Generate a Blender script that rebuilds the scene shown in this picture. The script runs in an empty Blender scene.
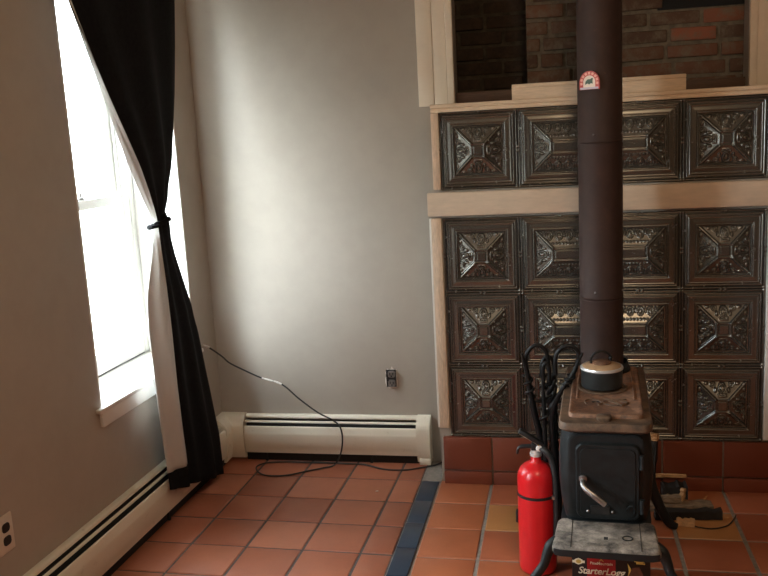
import bpy, bmesh, math, random
from mathutils import Vector, Matrix
random.seed(7)
PI = math.pi
scene = bpy.context.scene
COL = scene.collection

# ------------------------------------------------------------------ helpers
def put_props(o, label=None, cat=None, group=None, kind=None):
    if label: o['label'] = label
    if cat: o['category'] = cat
    if group: o['group'] = group
    if kind: o['kind'] = kind

def finish(bm, name, mat, smooth=None):
    bmesh.ops.recalc_face_normals(bm, faces=bm.faces)
    me = bpy.data.meshes.new(name)
    bm.to_mesh(me); bm.free()
    mats = mat if isinstance(mat, (list, tuple)) else [mat]
    for m in mats: me.materials.append(m)
    if smooth is not None:
        for p in me.polygons: p.use_smooth = True
        if smooth < 180:
            me.set_sharp_from_angle(angle=math.radians(smooth))
    return me

def obj(name, bm, mat, parent=None, smooth=40, loc=None, label=None, shift=None):
    """one mesh object; shift = parent's world location when the mesh is in world coordinates"""
    if shift is not None:
        bmesh.ops.translate(bm, verts=bm.verts, vec=-Vector(shift))
    o = bpy.data.objects.new(name, finish(bm, name, mat, smooth))
    COL.objects.link(o)
    if parent: o.parent = parent
    if loc is not None: o.location = loc
    if label: o['label'] = label
    return o

def thing(name, label, cat, loc=(0, 0, 0), rz=0, group=None):
    o = bpy.data.objects.new(name, None); COL.objects.link(o)
    o.empty_display_size = .05
    o.location = loc; o.rotation_euler = (0, 0, rz)
    put_props(o, label, cat, group)
    return o

def struct(name, bm, mat, parent=None, smooth=40, M=None):
    o = obj(name, bm, mat, parent, smooth)
    if parent is None: o['kind'] = 'structure'
    if M is not None: o.matrix_world = M
    return o

def add_box(bm, lo, hi, bev=0, seg=2, M=None):
    lo = Vector(lo); hi = Vector(hi)
    r = bmesh.ops.create_cube(bm, size=1)
    vs = r['verts']
    for v in vs:
        v.co = Vector([(lo[i] + hi[i]) / 2 + v.co[i] * (hi[i] - lo[i]) for i in range(3)])
    if bev:
        es = list({e for v in vs for e in v.link_edges})
        rb = bmesh.ops.bevel(bm, geom=es, offset=bev, segments=seg, profile=.5, affect='EDGES')
        vs = list({v for f in rb['faces'] for v in f.verts} | {v for v in vs if v.is_valid})
    if M is not None:
        bmesh.ops.transform(bm, matrix=M, verts=vs)
    return vs

def box(lo, hi, bev=0, seg=2, M=None):
    bm = bmesh.new(); add_box(bm, lo, hi, bev, seg, M); return bm

def add_prism(bm, pts, axis, a, b):
    """extrude closed 2-D outline along axis from a to b"""
    def P(p, t):
        if axis == 0: return (t, p[0], p[1])
        if axis == 1: return (p[0], t, p[1])
        return (p[0], p[1], t)
    A = [bm.verts.new(P(p, a)) for p in pts]; B = [bm.verts.new(P(p, b)) for p in pts]
    n = len(pts)
    for i in range(n):
        bm.faces.new((A[i], A[(i + 1) % n], B[(i + 1) % n], B[i]))
    bm.faces.new(A[::-1]); bm.faces.new(B)
    return A + B

def prism(pts, axis, a, b):
    bm = bmesh.new(); add_prism(bm, pts, axis, a, b); return bm

def add_lathe(bm, prof, c=(0, 0, 0), n=32, M=None):
    c = Vector(c); rings = []; new = []
    for r, z in prof:
        if r < 1e-5:
            v = bm.verts.new(c + Vector((0, 0, z))); rings.append([v]); new.append(v)
        else:
            ring = [bm.verts.new(c + Vector((r * math.cos(2 * PI * k / n), r * math.sin(2 * PI * k / n), z))) for k in range(n)]
            rings.append(ring); new += ring
    for A, B in zip(rings, rings[1:]):
        for k in range(n):
            k2 = (k + 1) % n
            if len(A) == 1 and len(B) == 1: continue
            if len(A) == 1: bm.faces.new((A[0], B[k2], B[k]))
            elif len(B) == 1: bm.faces.new((A[k], A[k2], B[0]))
            else: bm.faces.new((A[k], A[k2], B[k2], B[k]))
    for ring in (rings[0], rings[-1]):
        if len(ring) > 2: bm.faces.new(ring)
    if M is not None: bmesh.ops.transform(bm, matrix=M, verts=new)
    return new

def lathe(prof, c=(0, 0, 0), n=32, M=None):
    bm = bmesh.new(); add_lathe(bm, prof, c, n, M); return bm

def spline(pts, n=8):
    """Catmull-Rom resampling"""
    P = [Vector(p) for p in pts]; out = []
    P = [2 * P[0] - P[1]] + P + [2 * P[-1] - P[-2]]
    for i in range(1, len(P) - 2):
        for k in range(n):
            t = k / n; a, b, c, d = P[i - 1], P[i], P[i + 1], P[i + 2]
            out.append(.5 * ((2 * b) + (-a + c) * t + (2 * a - 5 * b + 4 * c - d) * t * t + (-a + 3 * b - 3 * c + d) * t ** 3))
    out.append(P[-2])
    return out

def add_tube(bm, pts, r, n=10, flat=1.0, up=Vector((0, 0, 1)), twist=0, square=False):
    P = [Vector(p) for p in pts]; m = len(P)
    rad = r if isinstance(r, (list, tuple)) else [r] * m
    if len(rad) != m:
        rad = [rad[min(int(i / (m - 1) * (len(rad) - 1)), len(rad) - 2)] * (1 - (i / (m - 1) * (len(rad) - 1) - min(int(i / (m - 1) * (len(rad) - 1)), len(rad) - 2))) +
               rad[min(int(i / (m - 1) * (len(rad) - 1)), len(rad) - 2) + 1] * (i / (m - 1) * (len(rad) - 1) - min(int(i / (m - 1) * (len(rad) - 1)), len(rad) - 2)) for i in range(m)]
    T = [(P[min(i + 1, m - 1)] - P[max(i - 1, 0)]).normalized() for i in range(m)]
    u = up if abs(T[0].dot(up)) < .95 else Vector((1, 0, 0))
    N = (u - T[0] * u.dot(T[0])).normalized()
    rings = []
    for i in range(m):
        N = (N - T[i] * N.dot(T[i])).normalized(); B = T[i].cross(N)
        ring = []
        for k in range(n):
            a = 2 * PI * k / n + twist * i
            rr = rad[i]
            if square:
                ca, sa = math.cos(2 * PI * k / n), math.sin(2 * PI * k / n)
                rr = rad[i] / max(abs(ca), abs(sa)) ** .85
            ring.append(bm.verts.new(P[i] + (N * math.cos(a) + B * math.sin(a) * flat) * rr))
        rings.append(ring)
    for A, B in zip(rings, rings[1:]):
        for k in range(n):
            bm.faces.new((A[k], A[(k + 1) % n], B[(k + 1) % n], B[k]))
    bm.faces.new(rings[0][::-1]); bm.faces.new(rings[-1])
    return [v for R in rings for v in R]

def tube(pts, r, n=10, **k):
    bm = bmesh.new(); add_tube(bm, pts, r, n, **k); return bm

def rrect(hx, hy, rad, n=6):
    """rounded rectangle outline"""
    out = []
    for cx, cy, a0 in ((hx - rad, hy - rad, 0), (-hx + rad, hy - rad, PI / 2), (-hx + rad, -hy + rad, PI), (hx - rad, -hy + rad, 1.5 * PI)):
        for k in range(n + 1):
            a = a0 + k / n * PI / 2
            out.append((cx + rad * math.cos(a), cy + rad * math.sin(a)))
    return out

def add_loft(bm, sections, caps=True):
    """sections: list of lists of 3-D points, equal count"""
    R = [[bm.verts.new(p) for p in s] for s in sections]
    n = len(R[0])
    for A, B in zip(R, R[1:]):
        for k in range(n):
            bm.faces.new((A[k], A[(k + 1) % n], B[(k + 1) % n], B[k]))
    if caps:
        bm.faces.new(R[0][::-1]); bm.faces.new(R[-1])

def add_sphere(bm, c, r, sx=1, sy=1, sz=1, u=12, v=8):
    rr = bmesh.ops.create_uvsphere(bm, u_segments=u, v_segments=v, radius=r)
    for w in rr['verts']:
        w.co = Vector((w.co.x * sx + c[0], w.co.y * sy + c[1], w.co.z * sz + c[2]))
    return rr['verts']

# ------------------------------------------------------------------ materials
class NT:
    def __init__(s, name):
        s.m = bpy.data.materials.new(name); s.m.use_nodes = True
        s.t = s.m.node_tree; s.b = s.t.nodes['Principled BSDF']
    def n(s, typ, **k):
        x = s.t.nodes.new(typ)
        for a, b in k.items(): setattr(x, a, b)
        return x
    def l(s, a, b): s.t.links.new(a, b)
    def coord(s, scale=(1, 1, 1)):
        c = s.n('ShaderNodeTexCoord'); mp = s.n('ShaderNodeMapping'); mp.inputs['Scale'].default_value = scale
        s.l(c.outputs['Object'], mp.inputs['Vector']); return mp.outputs['Vector']
    def noise(s, scale, detail=4, rough=.55, vec=None):
        x = s.n('ShaderNodeTexNoise'); x.inputs['Scale'].default_value = scale
        x.inputs['Detail'].default_value = detail; x.inputs['Roughness'].default_value = rough
        s.l(vec if vec is not None else s.coord(), x.inputs['Vector']); return x.outputs['Fac']
    def ramp(s, fac, stops):
        x = s.n('ShaderNodeValToRGB'); e = x.color_ramp.elements
        while len(e) < len(stops): e.new(.5)
        for i, (p, c) in enumerate(stops):
            e[i].position = p; e[i].color = (*c, 1)
        s.l(fac, x.inputs['Fac']); return x.outputs['Color']
    def mix(s, fac, a, b, mode='MIX'):
        x = s.n('ShaderNodeMix', data_type='RGBA', blend_type=mode)
        for sock, v in ((x.inputs[0], fac), (x.inputs[6], a), (x.inputs[7], b)):
            if isinstance(v, (int, float)): sock.default_value = v
            elif isinstance(v, tuple): sock.default_value = (*v, 1)
            else: s.l(v, sock)
        return x.outputs[2]
    def bump(s, h, strength=.2, dist=.002):
        x = s.n('ShaderNodeBump'); x.inputs['Strength'].default_value = strength; x.inputs['Distance'].default_value = dist
        s.l(h, x.inputs['Height']); s.l(x.outputs['Normal'], s.b.inputs['Normal'])
    def set(s, color=None, rough=None, metal=None, **k):
        for nm, v in (('Base Color', color), ('Roughness', rough), ('Metallic', metal)):
            if v is None: continue
            i = s.b.inputs[nm]
            if isinstance(v, tuple): i.default_value = (*v, 1)
            elif isinstance(v, (int, float)): i.default_value = v
            else: s.l(v, i)
        return s

def rgb(r, g, b):
    f = lambda c: ((c / 255 + .055) / 1.055) ** 2.4 if c > 10 else c / 255 / 12.92
    return (f(r), f(g), f(b))

def simple(name, c, rough=.5, metal=0, var=.12, scale=30, bump=0, bscale=60, stretch=(1, 1, 1), spec=None):
    x = NT(name); v = x.coord(stretch)
    n = x.noise(scale, 5, .6, v)
    d = tuple(q * (1 - var) for q in c); e = tuple(min(1, q * (1 + var)) for q in c)
    x.set(x.ramp(n, [(.3, d), (.7, e)]), rough, metal)
    if bump: x.bump(x.noise(bscale, 4, .6, v), bump)
    if spec is not None: x.b.inputs['Specular IOR Level'].default_value = spec
    return x.m

def paint_wall(name, c):
    x = NT(name)
    n = x.noise(2.2, 5, .6); n2 = x.noise(14, 4, .6)
    base = x.ramp(n, [(.3, tuple(q * .94 for q in c)), (.7, tuple(q * 1.05 for q in c))])
    x.set(x.mix(.12, base, x.ramp(n2, [(.4, tuple(q * .85 for q in c)), (.6, tuple(q * 1.1 for q in c))])), .42)
    x.b.inputs['Specular IOR Level'].default_value = .3
    x.bump(x.noise(9, 6, .65), .18, .004)
    return x.m

M = {}
M['wall'] = paint_wall('taupe_paint', (.395, .352, .300))
M['ceiling'] = paint_wall('ceiling_paint', (.46, .40, .33))
M['white'] = simple('white_paint', (.74, .72, .68), .45, var=.05, scale=8, bump=.06)
M['casing'] = simple('cream_casing_paint', (.76, .66, .53), .5, var=.05, scale=7, bump=.06)
M['raw'] = simple('bare_pine', (.70, .54, .38), .6, var=.14, scale=14, stretch=(2, 6, 30), bump=.1)
M['rawv'] = simple('bare_pine_upright', (.68, .53, .39), .6, var=.22, scale=14, stretch=(30, 6, 2), bump=.1)
M['shelf'] = simple('primed_board', (.64, .50, .37), .6, var=.08, scale=7, stretch=(2, 6, 8), bump=.08)
M['heater'] = None
x = NT('heater_enamel')
st = x.noise(26, 6, .7, x.coord((1, 1, 1.6)))
x.set(x.mix(x.ramp(st, [(.60, (0, 0, 0)), (.78, (.55, .55, .55))]), (.74, .68, .56), (.34, .25, .16)), .38)
x.bump(x.noise(18, 4), .06)
M['heater'] = x.m
M['heater_black'] = simple('heater_dark_inside', (.008, .008, .008), .7)
M['black_plastic'] = simple('black_plastic', (.012, .012, .013), .42, var=.2)
M['rubber'] = simple('black_rubber', (.014, .014, .014), .5, var=.2)
M['cord_white'] = simple('white_tape', (.75, .72, .68), .5, var=.3, scale=180)
M['plate'] = simple('almond_plate', (.62, .53, .44), .4, var=.04)
M['steel'] = simple('brushed_steel', (.62, .60, .57), .28, 1, var=.1)
M['chrome'] = simple('bright_chrome', (.82, .80, .78), .3, .6, var=.04)
M['dull_steel'] = simple('dull_steel', (.36, .34, .33), .38, 1, var=.2)
M['red'] = simple('red_enamel', (.62, .012, .016), .28, var=.05)
x = NT('black_curtain_cloth')
x.set(x.ramp(x.noise(60, 3), [(.3, (.006, .006, .007)), (.7, (.010, .010, .011))]), .9)
x.b.inputs['Specular IOR Level'].default_value = .12
x.bump(x.noise(420, 2), .1, .001)
M['curtain'] = x.m
# pale lining: cloth that lets some daylight through
x = NT('pale_lining_cloth')
x.set((.56, .545, .52), .85)
tr = x.n('ShaderNodeBsdfTranslucent'); tr.inputs['Color'].default_value = (.50, .475, .45, 1)
mx = x.n('ShaderNodeMixShader'); mx.inputs[0].default_value = .10
x.l(x.b.outputs[0], mx.inputs[1]); x.l(tr.outputs[0], mx.inputs[2])
x.l(mx.outputs[0], x.t.nodes['Material Output'].inputs['Surface'])
x.bump(x.noise(300, 2), .1, .001)
M['lining'] = x.m
# window glass, thin
x = NT('window_glass')
g = x.n('ShaderNodeBsdfGlossy'); g.inputs['Roughness'].default_value = .02
t = x.n('ShaderNodeBsdfTransparent'); t.inputs['Color'].default_value = (.95, .98, .97, 1)
mx = x.n('ShaderNodeMixShader'); mx.inputs[0].default_value = .06
x.l(t.outputs[0], mx.inputs[1]); x.l(g.outputs[0], mx.inputs[2])
x.l(mx.outputs[0], x.t.nodes['Material Output'].inputs['Surface'])
M['glass'] = x.m

def attr_tiles(name, stops, rough, patch=.35, bstr=.25):
    x = NT(name)
    a = x.n('ShaderNodeAttribute', attribute_name='tint')
    base = x.ramp(a.outputs['Fac'], stops)
    n = x.noise(7, 6, .62)
    dark = x.mix(1, base, (.62, .58, .56), 'MULTIPLY')
    c = x.mix(x.ramp(n, [(.42, (0, 0, 0)), (.68, (patch,) * 3)]), base, dark)
    n2 = x.noise(46, 5, .6)
    c = x.mix(x.ramp(n2, [(.55, (0, 0, 0)), (.8, (.28, .28, .28))]), c, x.mix(1, base, (1.25, 1.2, 1.15), 'MULTIPLY'))
    x.set(c, rough)
    x.bump(x.noise(34, 6, .65), bstr, .002)
    return x.m
M['tile_room'] = attr_tiles('terracotta_room_tile', [(0, (.30, .092, .046)), (.5, (.37, .118, .06)), (1, (.43, .15, .08))], .40)
M['tile_hearth'] = attr_tiles('terracotta_hearth_tile', [(0, (.34, .090, .040)), (.4, (.40, .118, .052)), (.8, (.45, .145, .058)), (1, (.46, .20, .066))], .36)
M['tile_blue'] = attr_tiles('blue_glazed_strip', [(0, (.020, .034, .058)), (1, (.034, .052, .082))], .33, bstr=.12)
M['grout'] = simple('grey_grout', (.235, .20, .17), .85, var=.25, scale=60, bump=.4)
M['grout_dark'] = simple('dark_grey_grout', (.085, .075, .070), .85, var=.3, scale=60, bump=.4)
x = NT('red_base_tile')
a = x.n('ShaderNodeAttribute', attribute_name='tint')
x.set(x.ramp(a.outputs['Fac'], [(0, (.165, .040, .020)), (1, (.215, .056, .028))]), .36)
x.bump(x.noise(30, 5), .1)
M['base_tile'] = x.m
# embossed tin: dark pewter with rusty brown patina
x = NT('pressed_tin')
n = x.noise(5, 6, .6); n2 = x.noise(38, 5, .7)
c = x.ramp(n, [(.3, (.17, .158, .138)), (.55, (.20, .194, .174)), (.75, (.17, .152, .128))])
c = x.mix(x.ramp(n2, [(.5, (0, 0, 0)), (.8, (.3, .3, .3))]), c, (.15, .105, .075))
x.set(c, x.ramp(n2, [(.3, (.21,) * 3), (.7, (.28,) * 3)]), .80)
M['tin'] = x.m
x = NT('rusted_stovepipe')
n = x.noise(9, 7, .65); n2 = x.noise(60, 5, .7)
c = x.ramp(n, [(.3, (.034, .020, .017)), (.6, (.052, .029, .023)), (.8, (.074, .038, .028))])
c = x.mix(x.ramp(n2, [(.62, (0, 0, 0)), (.8, (.4, .4, .4))]), c, (.15, .07, .04))
x.b.inputs['Specular IOR Level'].default_value = .25; x.set(c, .6, .1); x.bump(x.noise(90, 5), .12, .001)
M['pipe'] = x.m
x = NT('black_stove_iron')
n = x.noise(30, 6, .65)
x.set(x.ramp(n, [(.3, (.007, .010, .011)), (.7, (.014, .018, .019))]), x.ramp(n, [(.3, (.40,) * 3), (.7, (.58,) * 3)]), .25)
x.bump(x.noise(140, 5, .7), .22, .001)
M['iron'] = x.m
M['tool_iron'] = simple('wrought_black_iron', (.012, .012, .012), .38, .55, var=.3, scale=50, bump=.2, bscale=120)
x = NT('rusty_stove_top')
n = x.noise(17, 8, .74); n2 = x.noise(60, 7, .74)
c = x.ramp(n, [(.34, (.085, .046, .030)), (.47, (.19, .092, .050)), (.60, (.28, .145, .085)), (.72, (.38, .165, .060))])
c = x.mix(x.ramp(n2, [(.50, (0, 0, 0)), (.62, (.8, .8, .8))]), c, (.085, .055, .042))
x.set(c, .62, .15); x.bump(x.noise(120, 6, .7), .3, .001)
M['rust'] = x.m
x = NT('grey_rim_iron')
n = x.noise(26, 6, .65)
x.set(x.ramp(n, [(.36, (.060, .038, .025)), (.64, (.17, .100, .058))]), .6, .2); x.bump(x.noise(120, 6, .7), .25, .001)
M['rim'] = x.m
x = NT('ashy_hearth_iron')
n = x.noise(18, 8, .72); n2 = x.noise(70, 6, .7)
c = x.ramp(n, [(.36, (.045, .038, .032)), (.50, (.19, .160, .132)), (.64, (.38, .325, .265))])
c = x.mix(x.ramp(n2, [(.55, (0, 0, 0)), (.72, (.8, .8, .8))]), c, (.07, .055, .046))
x.set(c, .8, .05); x.bump(x.noise(110, 6, .7), .3, .001)
M['ash'] = x.m
M['copper'] = simple('tan_copper_lid', (.58, .37, .21), .36, .25, var=.1, scale=20)
M['pot_black'] = simple('dark_enamel', (.018, .020, .020), .3, var=.2)
M['board_dark'] = simple('dark_stained_board', (.085, .042, .022), .6, var=.25, scale=12, stretch=(2, 6, 20))
M['bark'] = simple('rough_bark', (.20, .13, .075), .85, var=.5, scale=40, stretch=(1, 4, 4), bump=.6)
M['kindling'] = simple('split_kindling', (.55, .31, .14), .7, var=.25, scale=24, stretch=(2, 8, 8), bump=.3)
M['char'] = simple('charred_black_wood', (.016, .013, .011), .7, var=.4, scale=30, bump=.5)
x = NT('old_brick')
a = x.n('ShaderNodeAttribute', attribute_name='tint')
c = x.ramp(a.outputs['Fac'], [(0, (.070, .036, .020)), (.5, (.12, .056, .030)), (.85, (.17, .066, .034)), (1, (.30, .090, .045))])
n = x.noise(22, 7, .7)
c = x.mix(x.ramp(n, [(.46, (0, 0, 0)), (.66, (.85, .85, .85))]), c, (.15, .115, .075))
x.set(c, .9); x.bump(x.noise(70, 7, .7), .6, .003)
M['brick'] = x.m
x = NT('sooty_brick')  # darker copy of the brick, the recess shade painted into its colour
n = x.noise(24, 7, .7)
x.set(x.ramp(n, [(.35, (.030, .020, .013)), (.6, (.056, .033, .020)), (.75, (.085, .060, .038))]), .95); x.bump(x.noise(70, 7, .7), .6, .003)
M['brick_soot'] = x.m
M['mortar_soot'] = simple('sooty_mortar', (.060, .046, .030), .95, var=.4, scale=30, bump=.8, bscale=60)  # mortar darkened likewise, shade of the recess in its colour
M['mortar'] = simple('old_mortar', (.135, .105, .070), .95, var=.35, scale=30, bump=.8, bscale=60)
M['soot'] = simple('soot_black', (.01, .009, .008), .95)  # flat black painted into holes, slots, seams and the flue hollow
M['box_black'] = simple('box_print_black', (.010, .007, .006), .35, var=.1)
M['box_red'] = simple('box_print_red', (.36, .014, .014), .35, var=.05)
M['cream'] = simple('print_cream', (.85, .74, .52), .4, var=.03)
M['gold'] = simple('print_gold', (.62, .40, .08), .4, var=.05)
M['flame'] = simple('print_flame', (.75, .48, .10), .4, var=.2, scale=90)
M['log_print'] = simple('print_log_brown', (.11, .035, .018), .4, var=.3, scale=80)
M['dial_red'] = simple('dial_red', (.50, .050, .035), .35, var=.05)
M['dial_pink'] = simple('dial_salmon', (.80, .36, .26), .4, var=.05)
M['dial_cream'] = simple('dial_cream', (.75, .60, .48), .4, var=.05)
M['dial_green'] = simple('dial_green', (.045, .085, .045), .4, var=.2, scale=200)
M['dial_lilac'] = simple('dial_lilac', (.55, .46, .52), .4, var=.05)
M['brass'] = simple('brass', (.60, .42, .22), .3, 1)
M['recept'] = simple('grimy_receptacle', (.16, .145, .13), .4, var=.5, scale=150)
M['paper'] = simple('paper', (.75, .70, .66), .7)
M['blue_cap'] = simple('blue_plastic', (.012, .02, .16), .4)

# ------------------------------------------------------------------ frames
TH = -.0195
LM = Matrix.Translation((-1.118, .235, 0)) @ Matrix.Rotation(TH, 4, 'Z')   # left wall: x = out into the room, y = along, z = up
def Lw(d, s, z): return LM @ Vector((d, s, z))
CEIL = 2.68; YB = .235; XR = 2.5; YF = -5.2

# ------------------------------------------------------------------ floor
def tint_layer(bm): return bm.faces.layers.float.get('tint') or bm.faces.layers.float.new('tint')
def add_tile(bm, poly, z, t, bev=.006, h=.014):
    """a slightly pillowed tile over a convex outline"""
    lay = tint_layer(bm)
    c = Vector((sum(p[0] for p in poly) / len(poly), sum(p[1] for p in poly) / len(poly)))
    def inset(k):
        out = []
        for p in poly:
            d = Vector(p) - c; L = max(d.length, 1e-4); out.append(c + d * max(0.1, (1 - k * 1.41 / L)))
        return out
    jz = random.uniform(-.0012, .0012)
    rings = [[(p[0], p[1], z - h) for p in poly], [(p[0], p[1], z - .005 + jz) for p in poly],
             [(p.x, p.y, z - .0015 + jz) for p in inset(bev * .45)], [(p.x, p.y, z + jz) for p in inset(bev * 1.2)]]
    R = [[bm.verts.new(q) for q in r] for r in rings]; n = len(poly)
    for A, B in zip(R, R[1:]):
        for k in range(n):
            f = bm.faces.new((A[k], A[(k + 1) % n], B[(k + 1) % n], B[k])); f[lay] = t
    f = bm.faces.new(R[-1]); f[lay] = t

def clip(poly, a, b, c):
    """keep a*x+b*y<=c"""
    out = []
    for i in range(len(poly)):
        p, q = poly[i], poly[(i + 1) % len(poly)]
        dp, dq = a * p[0] + b * p[1] - c, a * q[0] + b * q[1] - c
        if dp <= 0: out.append(p)
        if (dp < 0) != (dq < 0) and dp != dq:
            t = dp / (dp - dq); out.append((p[0] + t * (q[0] - p[0]), p[1] + t * (q[1] - p[1])))
    return out
def area(p): return abs(sum(p[i][0] * p[(i + 1) % len(p)][1] - p[(i + 1) % len(p)][0] * p[i][1] for i in range(len(p)))) / 2

fl = bmesh.new()
tint_layer(fl)
add_box(fl, (-1.35, YF - .1, -.06), (XR + .1, .75, -.0045))
grout_faces = len(fl.faces)
GW = .0075
# room tiles, left of the blue strip
ca, sa = math.cos(-.0169), math.sin(-.0169)
bm_room = bmesh.new()
for i in range(-4, 4):
    for j in range(-3, 25):
        a0, a1 = i * .2174 + GW / 2, (i + 1) * .2174 - GW / 2
        b0, b1 = -(j + 1) * .2183 + GW / 2, -j * .2183 - GW / 2
        poly = [(-.683 + ca * a - sa * b, -.205 + sa * a + ca * b) for a, b in ((a0, b0), (a1, b0), (a1, b1), (a0, b1))]
        if i >= 2: poly = clip(poly, 1, 0, -.140)
        poly = clip(poly, 0, 1, .24) if poly else poly
        if len(poly) >= 3 and area(poly) > .002:
            add_tile(bm_room, poly, 0, random.random())
bm_hearth = bmesh.new()
SX, SY = .2291, .2249
for i in range(-1, 11):
    for j in range(-2, 24):
        x0, x1 = .163 + i * SX + .006, .163 + (i + 1) * SX - .006
        y1, y0 = .0186 - j * SY - .0035, .0186 - (j + 1) * SY + .0035
        poly = [(x0, y0), (x1, y0), (x1, y1), (x0, y1)]
        if i == -1: poly = clip(poly, -1, 0, .052)
        poly = clip(poly, 0, 1, .24) if poly else poly
        if len(poly) >= 3 and area(poly) > .002:
            t = random.random()
            t *= .85
            if i == -1: t = .45 + .2 * random.random()
            if (i, j) == (0, 1): t = 1.0
            if (i, j) == (0, 2): t = .3
            if (i, j) == (0, 0): t = .25
            if (i, j) == (3, 1): t = 1.0
            if (i, j) == (3, 2): t = .35
            if (i, j) == (3, 0): t = .8
            if (i, j) in ((4, 0), (4, 1)): t = .1
            add_tile(bm_hearth, poly, 0, t)
bm_strip = bmesh.new()
y = .004
for k in range(26):
    y2 = y - .2
    xs = lambda yy: (-.134 - .004, -.060)
    add_tile(bm_strip, [(-.1335, y2 + .0015), (-.0605, y2 + .0015), (-.0605, y - .0015), (-.1335, y - .0015)], .001, random.random(), .003)
    y = y2
def merge(dst, src, mi):
    lay = tint_layer(dst); sl = src.faces.layers.float.get('tint')
    mp = {v: dst.verts.new(v.co) for v in src.verts}
    for f in src.faces:
        g = dst.faces.new([mp[v] for v in f.verts]); g.material_index = mi; g[lay] = f[sl] if sl else 0
    src.free()
before = set(fl.faces)
add_box(fl, (-1.30, YF + .05, -.02), (-.137, .235, -.0038))
for f in fl.faces:
    if f not in before: f.material_index = 4
merge(fl, bm_room, 1); merge(fl, bm_hearth, 2); merge(fl, bm_strip, 3)
struct('floor', fl, [M['grout'], M['tile_room'], M['tile_hearth'], M['tile_blue'], M['grout_dark']], smooth=30)

# ------------------------------------------------------------------ room shell
struct('ceiling', box((-1.6, YF - .1, CEIL), (XR + .1, .75, CEIL + .1)), M['ceiling'])
# left wall (its own slightly turned frame); window opening s -1.005..-.213, z .565..2.3
WS0, WS1, WZ0, WZ1, WD = -1.005, -.213, .56, 2.2, -.30
S_END = YF - .35
V0, V1 = -2.85, -2.1   # a second window further along the same wall
bm = bmesh.new()
add_box(bm, (WD, S_END, -.05), (0, V0, CEIL)); add_box(bm, (WD, V1, -.05), (0, WS0, CEIL)); add_box(bm, (WD, V0, -.05), (0, V1, WZ0)); add_box(bm, (WD, V0, WZ1), (0, V1, CEIL)); add_box(bm, (WD, WS1, -.05), (0, .0, CEIL))
add_box(bm, (WD, WS0, -.05), (0, WS1, WZ0)); add_box(bm, (WD, WS0, WZ1), (0, WS1, CEIL))
struct('wall_left', bm, M['wall'], M=LM)
# far wall with the opening above the hearth, X .042..1.185 from z 1.568 up
OX0, OX1, OZ = .042, 1.185, 1.568
bm = bmesh.new()
add_box(bm, (-1.5, YB, -.05), (OX0, YB + .09, CEIL)); add_box(bm, (OX1, YB, -.05), (XR, YB + .09, CEIL))
add_box(bm, (OX0, YB, -.05), (OX1, YB + .09, OZ)); add_box(bm, (OX0, YB, 2.52), (OX1, YB + .09, CEIL))
struct('wall_back', bm, M['wall'])
M['wood_wall'] = simple('warm_tan_wall', (.12, .075, .042), .6, var=.15, scale=6)
struct('wall_right', box((XR, YF - .1, -.05), (XR + .1, .75, CEIL)), M['wood_wall'])
struct('wall_front', box((-1.6, YF - .1, -.05), (XR + .1, YF, CEIL)), M['wood_wall'])

# brick chimney in the opening: bricks laid in courses (pattern of one wall)
def brick_wall(bm, x0, x1, y, z0, z1, skip=()):
    lay = tint_layer(bm)
    add_box(bm, (x0, y + .012, z0), (x1, y + .1, z1))
    nb = len(bm.faces)
    H, L, J = .066, .208, .015
    row = 0; z = z0
    while z < z1:
        x = x0 - (L / 2 if row % 2 else 0) - random.uniform(0, .06)
        while x < x1:
            l = L * random.uniform(.9, 1.05) if random.random() > .2 else L * .5
            a, b = max(x, x0), min(x + l - J, x1)
            if b - a > .02 and not any(s[0] < (a + b) / 2 < s[1] and s[2] < z + H / 2 < s[3] for s in skip):
                dy = random.uniform(-.007, .011)
                rot = Matrix.Translation(((a + b) / 2, y, z + H / 2)) @ Matrix.Rotation(random.uniform(-.02, .02), 4, 'Y') @ Matrix.Rotation(random.uniform(-.02, .02), 4, 'Z') @ Matrix.Translation((-(a + b) / 2, -y, -z - H / 2))
                before = set(bm.faces)
                add_box(bm, (a, y + dy, z + J / 2 + random.uniform(-.002, .002)), (b, y + .05, z + H - J / 2 + random.uniform(-.002, .002)), .005, 2, rot)
                t = random.random() ** 1.5 * .85
                if x > .9 and z > 1.7 and random.random() < .5: t = random.uniform(.85, 1)
                for f in bm.faces:
                    if f not in before: f.material_index = 1; f[lay] = t
            x += l
        row += 1; z += H
bm = bmesh.new(); tint_layer(bm)
brick_wall(bm, .335, 1.5, .35, 1.5, 2.52, skip=((.86, 1.4, 1.915, 2.02),))
struct('wall_chimney', bm, [M['mortar'], M['brick']], smooth=30)
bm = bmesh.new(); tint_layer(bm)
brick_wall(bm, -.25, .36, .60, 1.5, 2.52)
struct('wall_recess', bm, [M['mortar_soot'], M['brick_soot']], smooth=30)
bm = bmesh.new()
add_box(bm, (-.27, YB + .09, 1.46), (-.25, .72, 2.56)); add_box(bm, (-.27, .70, 1.46), (1.6, .72, 2.56)); add_box(bm, (-.27, YB + .09, 2.52), (1.6, .72, 2.56)); add_box(bm, (-.27, YB + .09, 1.46), (1.6, .72, 1.5))
add_box(bm, (1.5, YB + .09, 1.46), (1.6, .72, 2.56)); add_box(bm, (.86, .354, 1.898), (1.4, .364, 2.03)); add_box(bm, (.337, .44, 1.5), (1.5, .46, 2.52)); add_box(bm, (.337, .44, 1.5), (.358, .72, 2.52))  # includes a flat black slab painted in as the dark hole among the bricks
struct('wall_flue', bm, M['soot'])
# dark boards along the bottom of the opening
struct('trim_1', box((OX0, YB + .02, OZ - .0), (.29, YB + .045, 1.618), .003), M['board_dark'])
struct('trim_2', box((.29, YB + .045, OZ - .0), (OX1, YB + .075, 1.612), .003), M['board_dark'])
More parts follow.
